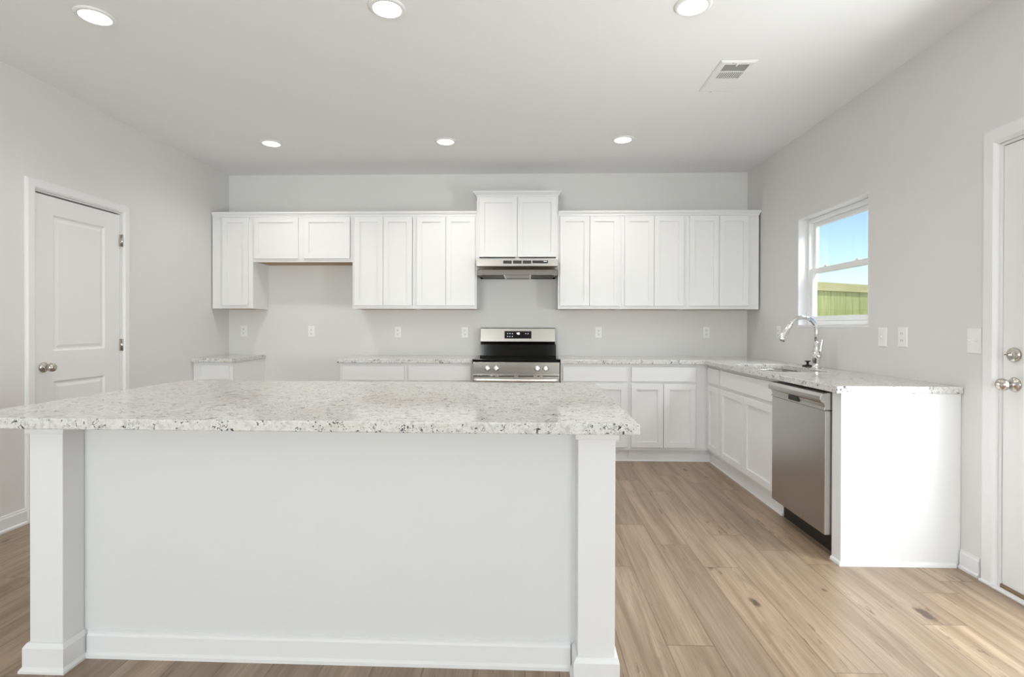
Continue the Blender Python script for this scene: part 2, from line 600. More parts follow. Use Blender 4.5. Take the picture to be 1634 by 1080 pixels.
# local x -> +y world (increasing depth), local -y -> +x world
TL = Matrix(((0, -1, 0, XL-0.006), (1, 0, 0, LD0+0.012), (0, 0, 1, 0), (0, 0, 0, 1)))
slab = panel_door(TL, 0.688, 0.012, 2.040, [(0.130, 0.545, 1.045, 1.925), (0.130, 0.545, 0.24, 0.850)]).obj('door_slab', M_door, dr)
def knob_at(parent, wall, sgn, y, z, name='door_knob', button=False):
    m = MB()
    P = lambda h: sgn*h
    m.lathe([(0.0, P(0)), (0.032, P(0.0)), (0.033, P(0.004)), (0.028, P(0.008)), (0.013, P(0.012)), (0.011, P(0.028)), (0.016, P(0.034)), (0.025, P(0.042)), (0.0285, P(0.054)), (0.027, P(0.064)), (0.020, P(0.072)), (0.010, P(0.0755)), (0.0, P(0.076))], (wall, y, z), 'X', 28)
    k = m.obj(name, M_nickel, parent)
    k['label'] = 'satin nickel round knob'
    if button:
        m = MB()
        m.lathe([(0.0, P(0.074)), (0.009, P(0.074)), (0.009, P(0.080)), (0.0, P(0.0805))], (wall, y, z), 'X', 16)
        b = m.obj('turn_button', M_knob, k)
    return k
knob_at(dr, XL-0.005, 1, 3.250, 0.945)
for hz in (1.850, 1.066, 0.26):
    m = MB()
    m.lathe([(0.0, -0.045), (0.0065, -0.045), (0.0065, 0.045), (0.0, 0.045)], (XL+0.006, 3.886, hz), 'Z', 12)
    m.box(XL-0.004, XL+0.0035, 3.868, 3.886, hz-0.044, hz+0.044)
    h = m.obj('hinge', M_nickel, dr)
    h['label'] = 'satin nickel butt hinge'
m = box(XL-0.012, XL-0.0045, 3.1885, 3.1935, 0.915, 0.975)
m.obj('strike_plate', M_nickel, dr)
m = box(XL-TW, XL-0.06, LD0+0.01, LD1-0.01, 0.0, LDZ-0.011)
m.obj('door_backing', M_blackm, dr)

# ------------------------------------------------------------------ right patio door
pd = thing('door_2', 'white patio door with glass lite, nickel knob and deadbolt in the right wall', 'door', (XR, 2.045, 0), kind='structure')
m = MB(); casing(m, XR, -1, RD0, RD1, RDZ, 0.075)
m.obj('door_casing', M_trim, pd)
m = MB()
m.box(XR+0.001, XR+TW, RD1-0.012, RD1-0.0005, 0, RDZ-0.001).box(XR+0.001, XR+TW, RD0+0.0005, RD0+0.012, 0, RDZ-0.001).box(XR+0.001, XR+TW, RD0+0.012, RD1-0.012, RDZ-0.013, RDZ-0.0005)
m.obj('door_jamb', M_trim, pd)
GY0, GY1, GZ0, GZ1 = 1.690, 2.390, 0.27, 1.910
xs0, xs1 = XR+0.008, XR+0.052
m = MB()
m.box(xs0, xs1, RD0+0.015, GY0, 0.035, 2.050).box(xs0, xs1, GY1, RD1-0.015, 0.035, 2.050)
m.box(xs0, xs1, GY0, GY1, 0.035, GZ0).box(xs0, xs1, GY0, GY1, GZ1, 2.050)
bmesh.ops.remove_doubles(m.bm, verts=m.bm.verts, dist=1e-5)
psl = m.obj('door_slab', M_door, pd)
def ring_frame(m, x0, x1, y0, y1, z0, z1, wd):
    m.box(x0, x1, y0, y0+wd, z0, z1).box(x0, x1, y1-wd, y1, z0, z1).box(x0, x1, y0+wd, y1-wd, z0, z0+wd).box(x0, x1, y0+wd, y1-wd, z1-wd, z1)
m = MB(); ring_frame(m, XR+0.0015, XR+0.0078, GY0-0.008, GY1+0.008, GZ0-0.008, GZ1+0.008, 0.035)
m.obj('lite_frame', M_vinyl, pd, bevel=0.004)
box(XR+0.026, XR+0.030, GY0, GY1, GZ0, GZ1).obj('glass_lite', M_glass, pd)
pk = knob_at(pd, XR+0.0078, -1, 2.440, 0.955, button=True)
m = MB()
X0 = XR+0.0078
m.lathe([(0.0, 0), (0.032, 0), (0.033, -0.004), (0.031, -0.012), (0.026, -0.016), (0.0, -0.017)], (X0, 2.440, 1.090), 'X', 28)
db = m.obj('deadbolt', M_nickel, pd)
m = MB()
m.rings([[(X0-0.016, 2.440+a, 1.090+b) for a, b in ((-0.006, -0.006), (0.006, -0.006), (0.006, 0.006), (-0.006, 0.006))],
         [(X0-0.024, 2.440+a, 1.090+b) for a, b in ((-0.012, -0.005), (0.012, -0.005), (0.012, 0.005), (-0.012, 0.005))],
         [(X0-0.040, 2.440+a, 1.090+b) for a, b in ((-0.011, -0.003), (0.011, -0.003), (0.011, 0.003), (-0.011, 0.003))]])
m.obj('thumb_turn', M_nickel, db, bevel=0.001)
m = MB()
m.box(XR-0.030, XR-0.0005, RD0-0.07, RD1+0.07, 0.0, 0.012)
m.obj('threshold', M_trim, pd, bevel=0.003)
m = box(XR+0.001, XR+TW, RD0+0.013, RD1-0.013, 0.0, 0.026)
sl = m.obj('sill', M_bronze, pd)
sl['label'] = 'bronze door sill'
m = box(XR+0.010, XR+0.050, RD0+0.016, RD1-0.016, 0.026, 0.0345)
m.obj('door_sweep', M_trim, pd)

# ------------------------------------------------------------------ window over the sink
wn_ = thing('window_1', 'white vinyl single-hung window over the sink with a fence outside', 'window', (XR, 3.895, WZ0), kind='structure')
m = MB()
e = 0.0005
m.box(XR+0.0005, XR+TW, WY0+e, WY1-e, WZ0+e, WZ0+0.020)
m.obj('window_sill', M_trim, wn_, bevel=0.002)
m = MB()
m.box(XR+0.0005, XR+TW, WY0+e, WY0+0.010, WZ0+0.021, WZ1-e).box(XR+0.0005, XR+TW, WY1-0.010, WY1-e, WZ0+0.021, WZ1-e).box(XR+0.0005, XR+TW, WY0+0.010, WY1-0.010, WZ1-0.010, WZ1-e)
m.obj('window_reveal', M_trim, wn_)
a0, a1, z0, z1 = WY0+0.011, WY1-0.011, WZ0+0.021, WZ1-0.011
m = MB(); ring_frame(m, XR+0.070, XR+0.135, a0, a1, z0, z1, 0.030)
m.obj('window_frame', M_vinyl, wn_, bevel=0.002)
b0, b1 = a0+0.031, a1-0.031
ZM = 1.655
m = MB(); ring_frame(m, XR+0.104, XR+0.128, b0, b1, ZM-0.020, z1-0.031, 0.034)
us = m.obj('upper_sash', M_vinyl, wn_, bevel=0.002)
box(XR+0.114, XR+0.118, b0+0.034, b1-0.034, ZM+0.014, z1-0.065).obj('pane', M_glass, us)
m = MB(); ring_frame(m, XR+0.076, XR+0.102, b0, b1, z0+0.031, ZM+0.020, 0.038)
ls = m.obj('lower_sash', M_vinyl, wn_, bevel=0.002)
box(XR+0.087, XR+0.091, b0+0.038, b1-0.038, z0+0.069, ZM-0.018).obj('pane', M_glass, ls)
for yy in (3.70, 4.09):
    m = MB(); m.box(XR+0.078, XR+0.100, yy-0.022, yy+0.022, ZM+0.0205, ZM+0.026).box(XR+0.082, XR+0.092, yy-0.006, yy+0.020, ZM+0.026, ZM+0.034)
    m.obj('sash_lock', M_vinyl, ls, bevel=0.002)
# unseen windows behind the camera, added to bring in light
for i, (a, b) in enumerate(RW):
    r = thing('window_%d' % (i+2), ('left' if i == 0 else 'right') + ' tall white window added in the wall behind the viewer', 'window', ((a+b)/2, YN, 0.80), kind='structure')
    m = MB()
    za0, za1 = 0.801, 2.299
    for (xa, xb, za, zb) in ((a+.001, a+.05, za0, za1), (b-.05, b-.001, za0, za1), (a+.05, b-.05, za0, za0+.05), (a+.05, b-.05, za1-.05, za1), ((a+b)/2-.02, (a+b)/2+.02, za0+.05, za1-.05), (a+.05, (a+b)/2-.02, 1.53, 1.57), ((a+b)/2+.02, b-.05, 1.53, 1.57)):
        m.box(xa, xb, YN-0.10, YN-0.05, za, zb)
    m.obj('window_frame', M_vinyl, r)
    box(a+.05, b-.05, YN-0.078, YN-0.074, 0.851, 2.249).obj('pane', M_glass, r)

# ------------------------------------------------------------------ outside: pale ground and fence
g = struct(box(-14, 22, -20, 30, -0.32, -0.20), 'ground', M_ground, 'pale bare ground outside the house', 'ground')
A, B = Vector((3.935, 7.204, 0)), Vector((4.945, 7.747, 0))
dv_ = (B-A).normalized()
ang = math.atan2(dv_.y, dv_.x)
fn = thing('wooden_fence', 'yellow-green treated pine board fence outside the window', 'fence', (A.x, A.y, -0.20), rotz=ang)
FT = WM[fn.name]
pitch_, fw = 0.330, 0.316
for k in range(-6, 24):
    x0 = 0.247 + (k-1)*pitch_
    box(x0, x0+fw, 0.002, 0.022, 0.03, 1.99, FT).obj('fence_board', M_pine, fn, bevel=0.002)
box(-2.0, 0.0-0.002, -0.040, 0.0, 1.900, 2.015, FT).obj('top_rail', M_pinelight, fn, bevel=0.003)
box(0.0, 7.8, -0.040, 0.0, 1.900, 2.015, FT).obj('top_rail', M_pinelight, fn, bevel=0.003)
box(-2.0, 7.8, 0.0225, 0.06, 0.35, 0.44, FT).obj('lower_rail', M_pine, fn)
for px_ in (-2.0, 0.4, 2.8, 5.2, 7.6):
    box(px_-0.045, px_+0.045, 0.061, 0.15, 0.0, 1.98, FT).obj('post', M_pine, fn)

# ------------------------------------------------------------------ upper cabinets
YU = 5.000
UB, UT = 1.377, 2.262
def upper(label, x0, x1, z0, doors, dz, z1=UT, ply=True, group=None):
    r = thing('upper_cabinet', label, 'cabinet', ((x0+x1)/2, D-0.001, z0), group)
    m = MB()
    yb = D-0.001
    yf = YU+0.0195
    t = 0.018
    m.box(x0, x0+t, yf, yb, z0, z1).box(x1-t, x1, yf, yb, z0, z1).box(x0+t, x1-t, yf, yb, z1-t, z1)
    m.box(x0+t, x1-t, yb-0.008, yb, z0, z1-t)
    # face frame
    m.box(x0+t, x1-t, yf, yf+0.019, z0, z0+0.032)
    m.box(x0+t, x1-t, yf, yf+0.019, dz[1]-0.01, z1-t)
    edges = [x0+t] + [v for d in doors for v in d] + [x1-t]
    for i in range(0, len(edges), 2):
        a, b = edges[i], edges[i+1]
        if b-a > 0.004:
            m.box(a, b, yf, yf+0.019, z0+0.032, dz[1]-0.01)
        elif i not in (0, len(edges)-2):
            m.box(a-0.015, b+0.015, yf+0.001, yf+0.019, z0+0.032, dz[1]-0.01)
    m.obj('cabinet_body', M_cab, r)
    box(x0+t+0.0005, x1-t-0.0005, yf+0.0195, yb-0.009, z0+0.001, z0+0.013).obj('bottom_panel', M_ply, r)['label'] = 'bare wood underside'
    for a, b in doors:
        MB().shaker(a, b, dz[0], dz[1], YU).obj('door', M_cab, r)
    return r
GU = 'white upper cabinets'
DZ = (1.407, 2.256)
upper('tall narrow single-door white upper cabinet in the left corner', -3.050, -2.6505, UB, [(-2.945, -2.692)], DZ)
upper('short wide white two-door cabinet over the empty fridge space', -2.6495, -1.681, 1.826, [(-2.638, -2.203), (-2.149, -1.702)], (1.857, 2.256))
upper('white two-door upper cabinet immediately right of the empty fridge space', -1.680, -1.0795, UB, [(-1.657, -1.3815), (-1.3785, -1.101)], DZ)
upper('white two-door upper cabinet touching the left side of the range hood', -1.0785, -0.4825, UB, [(-1.056, -0.7785), (-0.7755, -0.497)], DZ)
hc = upper('raised white two-door cabinet with its own crown directly above the range hood', -0.4815, 0.291, 1.828, [(-0.457, -0.0965), (-0.0935, 0.276)], (1.870, 2.437), z1=2.450)
upper('white two-door upper cabinet touching the right side of the range hood', 0.2925, 0.8905, UB, [(0.310, 0.5885), (0.5915, 0.868)], DZ)
upper('white two-door upper cabinet in the middle of the three right of the hood', 0.8915, 1.5005, UB, [(0.919, 1.1945), (1.1975, 1.474)], DZ)
upper('white two-door upper cabinet with wide filler strip nearest the right wall', 1.5015, 2.176, UB, [(1.527, 1.8025), (1.8055, 2.077)], DZ)

def crown(m, x0, x1, yf, yb, z, left_ret, right_ret, prof):
    """moulding swept round the cabinet top; prof = (projection, height)"""
    for_pts = []
    R = []
    ys = []
    if left_ret: ys.append(('L', yb))
    path = []
    if left_ret: path.append((x0, yb, -1, 0))
    path.append((x0, yf, -1 if left_ret else 0, -1))
    path.append((x1, yf, 1 if right_ret else 0, -1))
    if right_ret: path.append((x1, yb, 1, 0))
    for (x, y, dx, dy) in path:
        R.append([(x+dx*p, y+dy*p, z+h) for p, h in prof])
    m.rings(R)
CR = [(-0.010, 0.0), (0.004, 0.0), (0.006, 0.012), (0.016, 0.026), (0.020, 0.030), (0.020, 0.044), (-0.010, 0.044)]
yff = YU+0.0195
m = MB(); crown(m, -3.050, -0.4826, yff, D-0.001, UT+0.0005, False, False, CR)
tag(m.obj('crown_molding', M_cab, loc=(-1.77, yff, UT)), 'white crown moulding along the cabinets left of the hood', 'molding')
m = MB(); crown(m, 0.2926, 2.176, yff, D-0.001, UT+0.0005, False, True, CR)
tag(m.obj('crown_molding', M_cab, loc=(1.23, yff, UT)), 'white crown moulding along the cabinets right of the hood', 'molding')
CR2 = [(-0.010, 0.0), (0.006, 0.0), (0.008, 0.008), (0.030, 0.030), (0.036, 0.034), (0.036, 0.044), (-0.010, 0.044)]
m = MB(); crown(m, -0.4815, 0.291, yff, D-0.001, 2.4502, True, True, CR2)
m.obj('crown_molding', M_cab, hc)
box(-0.470, 0.280, yff+0.012, D-0.002, 2.4503, 2.490).obj('top_cap', M_cab, hc)

# ------------------------------------------------------------------ base cabinets
YB = 4.720
DRZ = (0.722, 0.851)
DOZ = (0.133, 0.699)
def base(label, name, x0, x1, drawers, doors, T=None, yb=D-0.001, yfront=YB, toe=0.055, loc=None, rotz=0.0, falsefront=False, corner=False, hollow=False):
    T = T or Matrix.Identity(4)
    wl = T @ Vector(((x0+x1)/2, yb, 0))
    r = thing(name, label, 'cabinet', wl, rotz=rotz)
    m = MB(T)
    yf = yfront+0.0195
    if hollow:
        m.box(x0, x0+0.018, yf, yb, 0.106, 0.8755).box(x1-0.018, x1, yf, yb, 0.106, 0.8755)
        m.box(x0+0.018, x1-0.018, yf, yf+0.019, 0.106, 0.8755).box(x0+0.018, x1-0.018, yb-0.012, yb, 0.106, 0.8755)
        m.box(x0+0.018, x1-0.018, yf+0.019, yb-0.012, 0.106, 0.124)
    else:
        m.box(x0, x1, yf, yb, 0.106, 0.8755)
    if corner:
        m.box(1.615, 1.633, 4.7200, yf, 0.106, 0.8755)
    m.obj('cabinet_body', M_cab, r)
    m = MB(T)
    if corner:
        m.box(1.647, 1.665, 4.7200, yfront+toe+0.018, 0.0, 0.1055)
        m.box(1.635, 1.6469, 4.7200, yfront+toe-0.001, 0.0, 0.016)
        x1 = 1.6468
    m.box(x0, x1, yfront+toe, yfront+toe+0.018, 0.0, 0.1055)
    m.prism_x([(yfront+toe-0.012, 0.0), (yfront+toe-0.0003, 0.0), (yfront+toe-0.0003, 0.018), (yfront+toe-0.008, 0.014)], x0, x1)
    m.obj('toe_kick', M_cab, r)
    for a, b in drawers:
        MB(T).box(a, b, yfront, yfront+0.019, DRZ[0], DRZ[1]).obj('false_front' if falsefront else 'drawer_front', M_cab, r, bevel=0.0015)
    for a, b in doors:
        MB(T).shaker(a, b, DOZ[0], DOZ[1], yfront).obj('door', M_cab, r)
    return r
base('small white one-drawer base cabinet alone in the left corner', 'base_cabinet', -3.058, -2.690, [(-2.972, -2.718)], [(-2.972, -2.718)])
base('white one-drawer base cabinet at the left end beside the fridge space', 'base_cabinet', -1.700, -1.088, [(-1.675, -1.109)], [(-1.675, -1.394), (-1.390, -1.109)])
base('white one-drawer base cabinet touching the left side of the range', 'base_cabinet', -1.087, -0.4885, [(-1.066, -0.506)], [(-1.066, -0.788), (-0.784, -0.506)])
base('white drawer base cabinet touching the right side of the range', 'base_cabinet', 0.3015, 0.9105, [(0.322, 0.889)], [(0.322, 0.6035), (0.6075, 0.889)])
base('white drawer and two-door base cabinet in the back right corner', 'base_cabinet', 0.9115, 1.6135, [(0.933, 1.500)], [(0.933, 1.2145), (1.2185, 1.500)], corner=True)
# right run: local x -> -y world, local -y -> -x world ; local origin at (XR, 5.32)
TR = Matrix(((0, 1, 0, 0), (-1, 0, 0, 0), (0, 0, 1, 0), (0, 0, 0, 1)))
XF = 1.595
def ry(y): return -y
base('narrow white one-drawer base cabinet in the corner left of the sink', 'base_cabinet', ry(4.7195), ry(4.416), [(ry(4.700), ry(4.440))], [(ry(4.700), ry(4.440))], T=TR, yb=XR-0.001, yfront=XF, rotz=-PI/2, toe=0.052)
base('white sink base cabinet with wide false front and two doors', 'sink_cabinet', ry(4.415), ry(3.421), [(ry(4.393), ry(3.445))], [(ry(4.391), ry(3.9245)), (ry(3.9205), ry(3.445))], T=TR, yb=XR-0.001, yfront=XF, rotz=-PI/2, toe=0.052, falsefront=True, hollow=True)

# end panel of the peninsula
EP0, EP1 = 2.722, 2.802
ep = thing('end_panel', 'bright white end panel closing the counter run beside the patio door', 'panel', (1.90, EP0, 0))
box(1.598, 2.194, EP0, EP1, 0.0, 0.8765).obj('panel', M_cab, ep, bevel=0.001)
m = MB()
pr = [(0.0003, 0.0), (0.012, 0.0), (0.010, 0.012), (0.004, 0.019), (0.0003, 0.020)]
m.rings([[(1.598-p, EP1-0.003, z) for p, z in pr], [(1.598-p, EP0-p, z) for p, z in pr], [(2.168, EP0-p, z) for p, z in pr]])
m.obj('shoe_molding', M_trim, ep)

# ------------------------------------------------------------------ countertops
CZ0, CZ1 = 0.8775, 0.914
def slab(name, outline, holes, z0, z1, label, bev=0.004, ang=0.0, pivot=None):
    bm = bmesh.new()
    def loop(pts, z):
        vs = [bm.verts.new((x, y, z)) for x, y in pts]
        return [bm.edges.new((vs[i], vs[(i+1) % len(vs)])) for i in range(len(vs))]
    es = loop(outline, z0)
    for h in holes:
        es += loop(h, z0)
    bmesh.ops.triangle_fill(bm, use_beauty=True, use_dissolve=False, edges=es)
    bmesh.ops.dissolve_limit(bm, angle_limit=0.01, verts=bm.verts, edges=bm.edges)
    ret = bmesh.ops.extrude_face_region(bm, geom=list(bm.faces))
    for v in ret['geom']:
        if isinstance(v, bmesh.types.BMVert):
            v.co.z = z1
    m = MB()
    m.bm.free()
    m.bm = bm
    if pivot:
        bm.transform(Matrix.Translation((*pivot, 0)) @ Matrix.Rotation(ang, 4, 'Z') @ Matrix.Translation((-pivot[0], -pivot[1], 0)))
    cx = sum(p[0] for p in outline)/len(outline); cy = sum(p[1] for p in outline)/len(outline)
    o = m.obj(name, M_granite, bevel=bev, loc=(cx, cy, z0))
    tag(o, label, 'countertop')
    return o
def rrect(x0, x1, y0, y1, r, n=6):
    P = []
    for (cx, cy, a0_) in ((x1-r, y1-r, 0), (x0+r, y1-r, 90), (x0+r, y0+r, 180), (x1-r, y0+r, 270)):
        for i in range(n+1):
            a = math.radians(a0_ + 90*i/n)
            P.append((cx+r*math.cos(a), cy+r*math.sin(a)))
    return P
YC = 4.697
slab('countertop', [(-3.058, YC), (-2.676, YC), (-2.676, D-0.002), (-3.058, D-0.002)], [], CZ0, CZ1, 'short speckled granite countertop in the left corner')
slab('countertop', [(-1.714, YC), (-0.487, YC), (-0.487, D-0.002), (-1.714, D-0.002)], [], CZ0, CZ1, 'speckled granite countertop between the fridge space and the range')
SX0, SX1, SY0, SY1 = 1.655, 2.030, 3.545, 4.260
slab('countertop', [(0.2975, YC), (1.566, YC), (1.566, 2.706), (2.193, 2.706), (2.193, D-0.002), (0.2975, D-0.002)], [rrect(SX0, SX1, SY0, SY1, 0.07)], CZ0, CZ1, 'L-shaped speckled granite countertop with the undermount sink')

# sink
sk = thing('sink', 'stainless undermount sink below the window', 'sink', ((SX0+SX1)/2, (SY0+SY1)/2, 0.68))
m = MB()
R = []
for (g_, z_) in ((0.012, 0.8765), (-0.004, 0.8765), (-0.006, 0.872), (-0.010, 0.72), (-0.030, 0.690), (-0.12, 0.684)):
    R.append([(x, y, z_) for x, y in rrect(SX0-g_, SX1+g_, SY0-g_, SY1+g_, max(0.02, 0.07+g_*0.4))])
m.rings(R, caps=False, smooth=True)
m._add(R[-1], [tuple(range(len(R[-1])))])
m.obj('bowl', M_steel, sk)
m = MB(); m.lathe([(0, 0), (0.045, 0), (0.045, 0.003), (0.03, 0.004), (0, 0.001)], ((SX0+SX1)/2, (SY0+SY1)/2, 0.6842), 'Z', 24)
m.obj('drain', M_chrome, sk)

# faucet
FX, FY = 2.098, 3.880
fc = thing('faucet', 'chrome high-arc pull-down faucet behind the sink', 'faucet', (FX, FY, CZ1))
m = MB()
m.lathe([(0, 0.0005), (0.032, 0.0005), (0.032, 0.006), (0.027, 0.012), (0.0255, 0.030), (0.028, 0.050), (0.034, 0.075), (0.0335, 0.095), (0.027, 0.115), (0.0215, 0.135), (0.0225, 0.150), (0.019, 0.160), (0.018, 0.185), (0.0155, 0.192), (0, 0.192)], (FX, FY, CZ1), 'Z', 28)
m.obj('faucet_body', M_chrome, fc)
pts = [(FX, FY, CZ1+0.185), (FX, FY, CZ1+0.25)]
RA = 0.098
zc = CZ1+0.27
for i in range(0, 15):
    a = math.radians(i*11.0)
    pts.append((FX-RA+RA*math.cos(a), FY, zc+RA*math.sin(a)))
m = MB(); m.tube(pts, 0.0145, 16)
m.obj('spout', M_chrome, fc)
p1, p0 = Vector(pts[-1]), Vector(pts[-2])
dd = (p1-p0).normalized()
sh = [p1 + dd*t for t in (-0.002, 0.004, 0.014, 0.020, 0.034, 0.062, 0.088, 0.116, 0.126, 0.134)]
m = MB(); m.tube(sh, [0.0150, 0.0190, 0.0190, 0.0160, 0.0165, 0.0210, 0.0255, 0.0285, 0.0285, 0.023], 20)
m.obj('spray_head', M_chrome, fc)
hp = Vector((FX+0.002, FY-0.018, CZ1+0.088))
m = MB()
m.tube([hp, hp+Vector((0.002, -0.012, 0.004)), hp+Vector((0.004, -0.022, 0.010))], [0.022, 0.0225, 0.016], 18)
m.tube([hp+Vector((0.003, -0.018, 0.010)), hp+Vector((0.006, -0.022, 0.04)), hp+Vector((0.010, -0.022, 0.075)), hp+Vector((0.013, -0.026, 0.105)), hp+Vector((0.014, -0.028, 0.116))], [0.010, 0.0105, 0.008, 0.0095, 0.006], 14)
m.obj('handle', M_chrome, fc)

m = MB()
m.lathe([(0, 0.0005), (0.036, 0.0005), (0.038, 0.004), (0.034, 0.009), (0.016, 0.013), (0.0085, 0.017), (0.0075, 0.032), (0.014, 0.036), (0.021, 0.038), (0.0215, 0.043), (0, 0.044)], (2.118, 4.035, CZ1), 'Z', 28)
tag(m.obj('sink_stopper', M_blackm, loc=(2.118, 4.035, CZ1)), 'black sink stopper lying on the granite beside the faucet base', 'stopper')

# ------------------------------------------------------------------ dishwasher
DY0, DY1 = 2.809, 3.411
dw = thing('dishwasher', 'stainless steel dishwasher between the sink cabinet and end panel', 'dishwasher', (1.86, (DY0+DY1)/2, 0))
box(1.640, 2.185, DY0+0.004, DY1-0.004, 0.10, 0.866).obj('tub', M_blackm, dw)
m = MB(); m.box(1.566, 1.638, DY0+0.003, DY1-0.002, 0.118, 0.772)
m.obj('door', M_steelv, dw, bevel=0.004)
# control panel with curved front and pocket handle
prof = [(1.638, 0.774), (1.560, 0.774), (1.566, 0.790), (1.560, 0.812), (1.545, 0.818), (1.540, 0.830), (1.543, 0.846), (1.556, 0.862), (1.575, 0.867), (1.638, 0.867)]
m = MB(); m.rings([[(x, y, z) for x, z in prof] for y in (DY0+0.003, DY1-0.002)])
cpn = m.obj('control_panel', M_steelv, dw, bevel=0.002)
m = MB(); m.rings([[(x, y, z) for x, z in [(1.572, 0.783), (1.5585, 0.783), (1.5585, 0.808), (1.572, 0.808)]] for y in (3.075, 3.185)])
m.obj('pocket_handle', M_blackm, cpn)
box(1.645, 1.70, DY0+0.002, DY1-0.002, 0.0, 0.0995).obj('kick_plate', M_blackm, dw)

# ------------------------------------------------------------------ range
RX0, RX1 = -0.4835, 0.2935
rg = thing('range', 'stainless steel electric range with black glass cooktop', 'range', (-0.095, 5.0, 0))
box(RX0+0.004, RX1-0.004, 4.680, 5.300, 0.03, 0.895).obj('range_body', M_steel, rg)
m = MB()
m.box(RX0, RX1, 4.640, 5.225, 0.896, 0.922)
m.obj('cooktop', M_black, rg, bevel=0.004)
m = MB()
m.prism_x([(4.642, 0.795), (4.640, 0.8945), (4.679, 0.8945), (4.679, 0.795)], RX0+0.006, RX1-0.006)
cpl = m.obj('control_panel', M_steel, rg, bevel=0.002)
for kx in (-0.349, -0.272, 0.091, 0.164):
    m = MB()
    m.lathe([(0, 0.0), (0.026, 0.0), (0.026, -0.006), (0.0215, -0.008), (0.0225, -0.022), (0.019, -0.026), (0.0, -0.0265)], (kx, 4.642, 0.842), 'Y', 24)
    m.box(kx-0.003, kx+0.003, 4.611, 4.640, 0.824, 0.860)
    k = m.obj('knob', M_knob, rg)
    m = MB(); m.box(kx-0.004, kx+0.004, 4.6435, 4.646, 0.8715, 0.879)
    m.obj('dial_mark', M_blackm, k)
m = MB(); m.box(RX0+0.008, RX1-0.008, 4.640, 4.679, 0.20, 0.783)
dor = m.obj('oven_door', M_steel, rg, bevel=0.003)
for a, b in ((-0.470, -0.330), (-0.300, -0.283), (-0.250, -0.113), (-0.078, 0.058), (0.092, 0.109), (0.140, 0.279)):
    box(a, b, 4.6380, 4.6395, 0.768, 0.776).obj('vent_slot', M_blackm, dor)
box(-0.38, 0.19, 4.6380, 4.6395, 0.33, 0.66).obj('oven_window', M_black, dor)
m = MB()
m.tube([(RX0+0.018, 4.606, 0.738), (RX0+0.05, 4.600, 0.738), (-0.095, 4.596, 0.738), (RX1-0.05, 4.600, 0.738), (RX1-0.018, 4.606, 0.738)], 0.015, 16)
for hx in (RX0+0.035, RX1-0.035):
    m.tube([(hx, 4.604, 0.738), (hx, 4.640, 0.742)], 0.010, 12)
m.obj('handle', M_knob, dor)
m = MB(); m.box(RX0+0.010, RX1-0.010, 4.645, 4.679, 0.045, 0.19)
m.obj('storage_drawer', M_steel, rg, bevel=0.003)
# backguard
BX0, BX1 = -0.463, 0.279
m = MB(); m.prism_x([(5.226, 0.896), (5.232, 1.030), (5.300, 1.030), (5.300, 0.896)], BX0-0.006, BX1+0.008)
m.obj('backguard_base', M_black, rg)
m = MB(); m.prism_x([(5.236, 1.0305), (5.214, 1.060), (5.228, 1.190), (5.236, 1.197), (5.300, 1.197), (5.300, 1.0305)], BX0, BX1)
bgd = m.obj('backguard', M_steel, rg, bevel=0.002)
TB = Matrix.Translation((0, 5.214, 1.060)) @ Matrix.Rotation(math.atan2(-0.014, 0.130), 4, 'X')
def bgp(x0, x1, z0, z1, y0, y1): return box(x0, x1, y0, y1, z0, z1, TB)
dsp = bgp(-0.224, 0.043, 0.030, 0.104, -0.0015, 0.004).obj('display', M_black, bgd)
# lit clock digits and touch icons
m = MB(TB)
def seg(m, x, z, on, w_=0.011, h_=0.018):
    t = 0.0028
    parts = {'a': (x, x+w_, z+h_-t, z+h_), 'g': (x, x+w_, z+h_/2-t/2, z+h_/2+t/2), 'd': (x, x+w_, z, z+t),
             'f': (x, x+t, z+h_/2, z+h_), 'e': (x, x+t, z, z+h_/2), 'b': (x+w_-t, x+w_, z+h_/2, z+h_), 'c': (x+w_-t, x+w_, z, z+h_/2)}
    for kk in on:
        a, b, cc, d = parts[kk]
        m.box(a, b, -0.0022, -0.0016, cc, d)
seg(m, -0.102, 0.070, 'bcfg'); seg(m, -0.0865, 0.070, 'abcdefg')
m.obj('clock_digit', M_digit, bgd)
for ix, iz in ((-0.193, 0.079), (-0.170, 0.079), (-0.146, 0.079), (-0.193, 0.050), (-0.170, 0.050), (-0.146, 0.050), (0.010, 0.079)):
    box(ix-0.005, ix+0.005, -0.0022, -0.0016, iz-0.005, iz+0.005, TB).obj('touch_icon', M_icon, bgd)
box(-0.022, -0.005, -0.0022, -0.0016, 0.0765, 0.0815, TB).obj('touch_icon', M_icon, bgd)

# ------------------------------------------------------------------ range hood
HX0, HX1 = -0.4745, 0.2845
hd = thing('range_hood', 'stainless steel under-cabinet hood above the range', 'range hood', (-0.095, 5.3, 1.685))
yb = D-0.002
def hring(x0, x1, yf, ch, z):
    return [(x0, yb, z), (x0, yf+ch, z), (x0+ch, yf, z), (x1-ch, yf, z), (x1, yf+ch, z), (x1, yb, z)]
m = MB()
m.rings([hring(HX0, HX1, 4.855, 0.004, 1.8265), hring(HX0, HX1, 4.855, 0.004, 1.768), hring(HX0+0.001, HX1-0.001, 4.862, 0.012, 1.760),
         hring(HX0+0.002, HX1-0.002, 4.885, 0.050, 1.735), hring(HX0+0.002, HX1-0.002, 4.872, 0.055, 1.6875), hring(HX0+0.008, HX1-0.008, 4.880, 0.055, 1.6875),
         hring(HX0+0.008, HX1-0.008, 4.880, 0.055, 1.700)])
m.obj('hood_body', M_steel, hd)
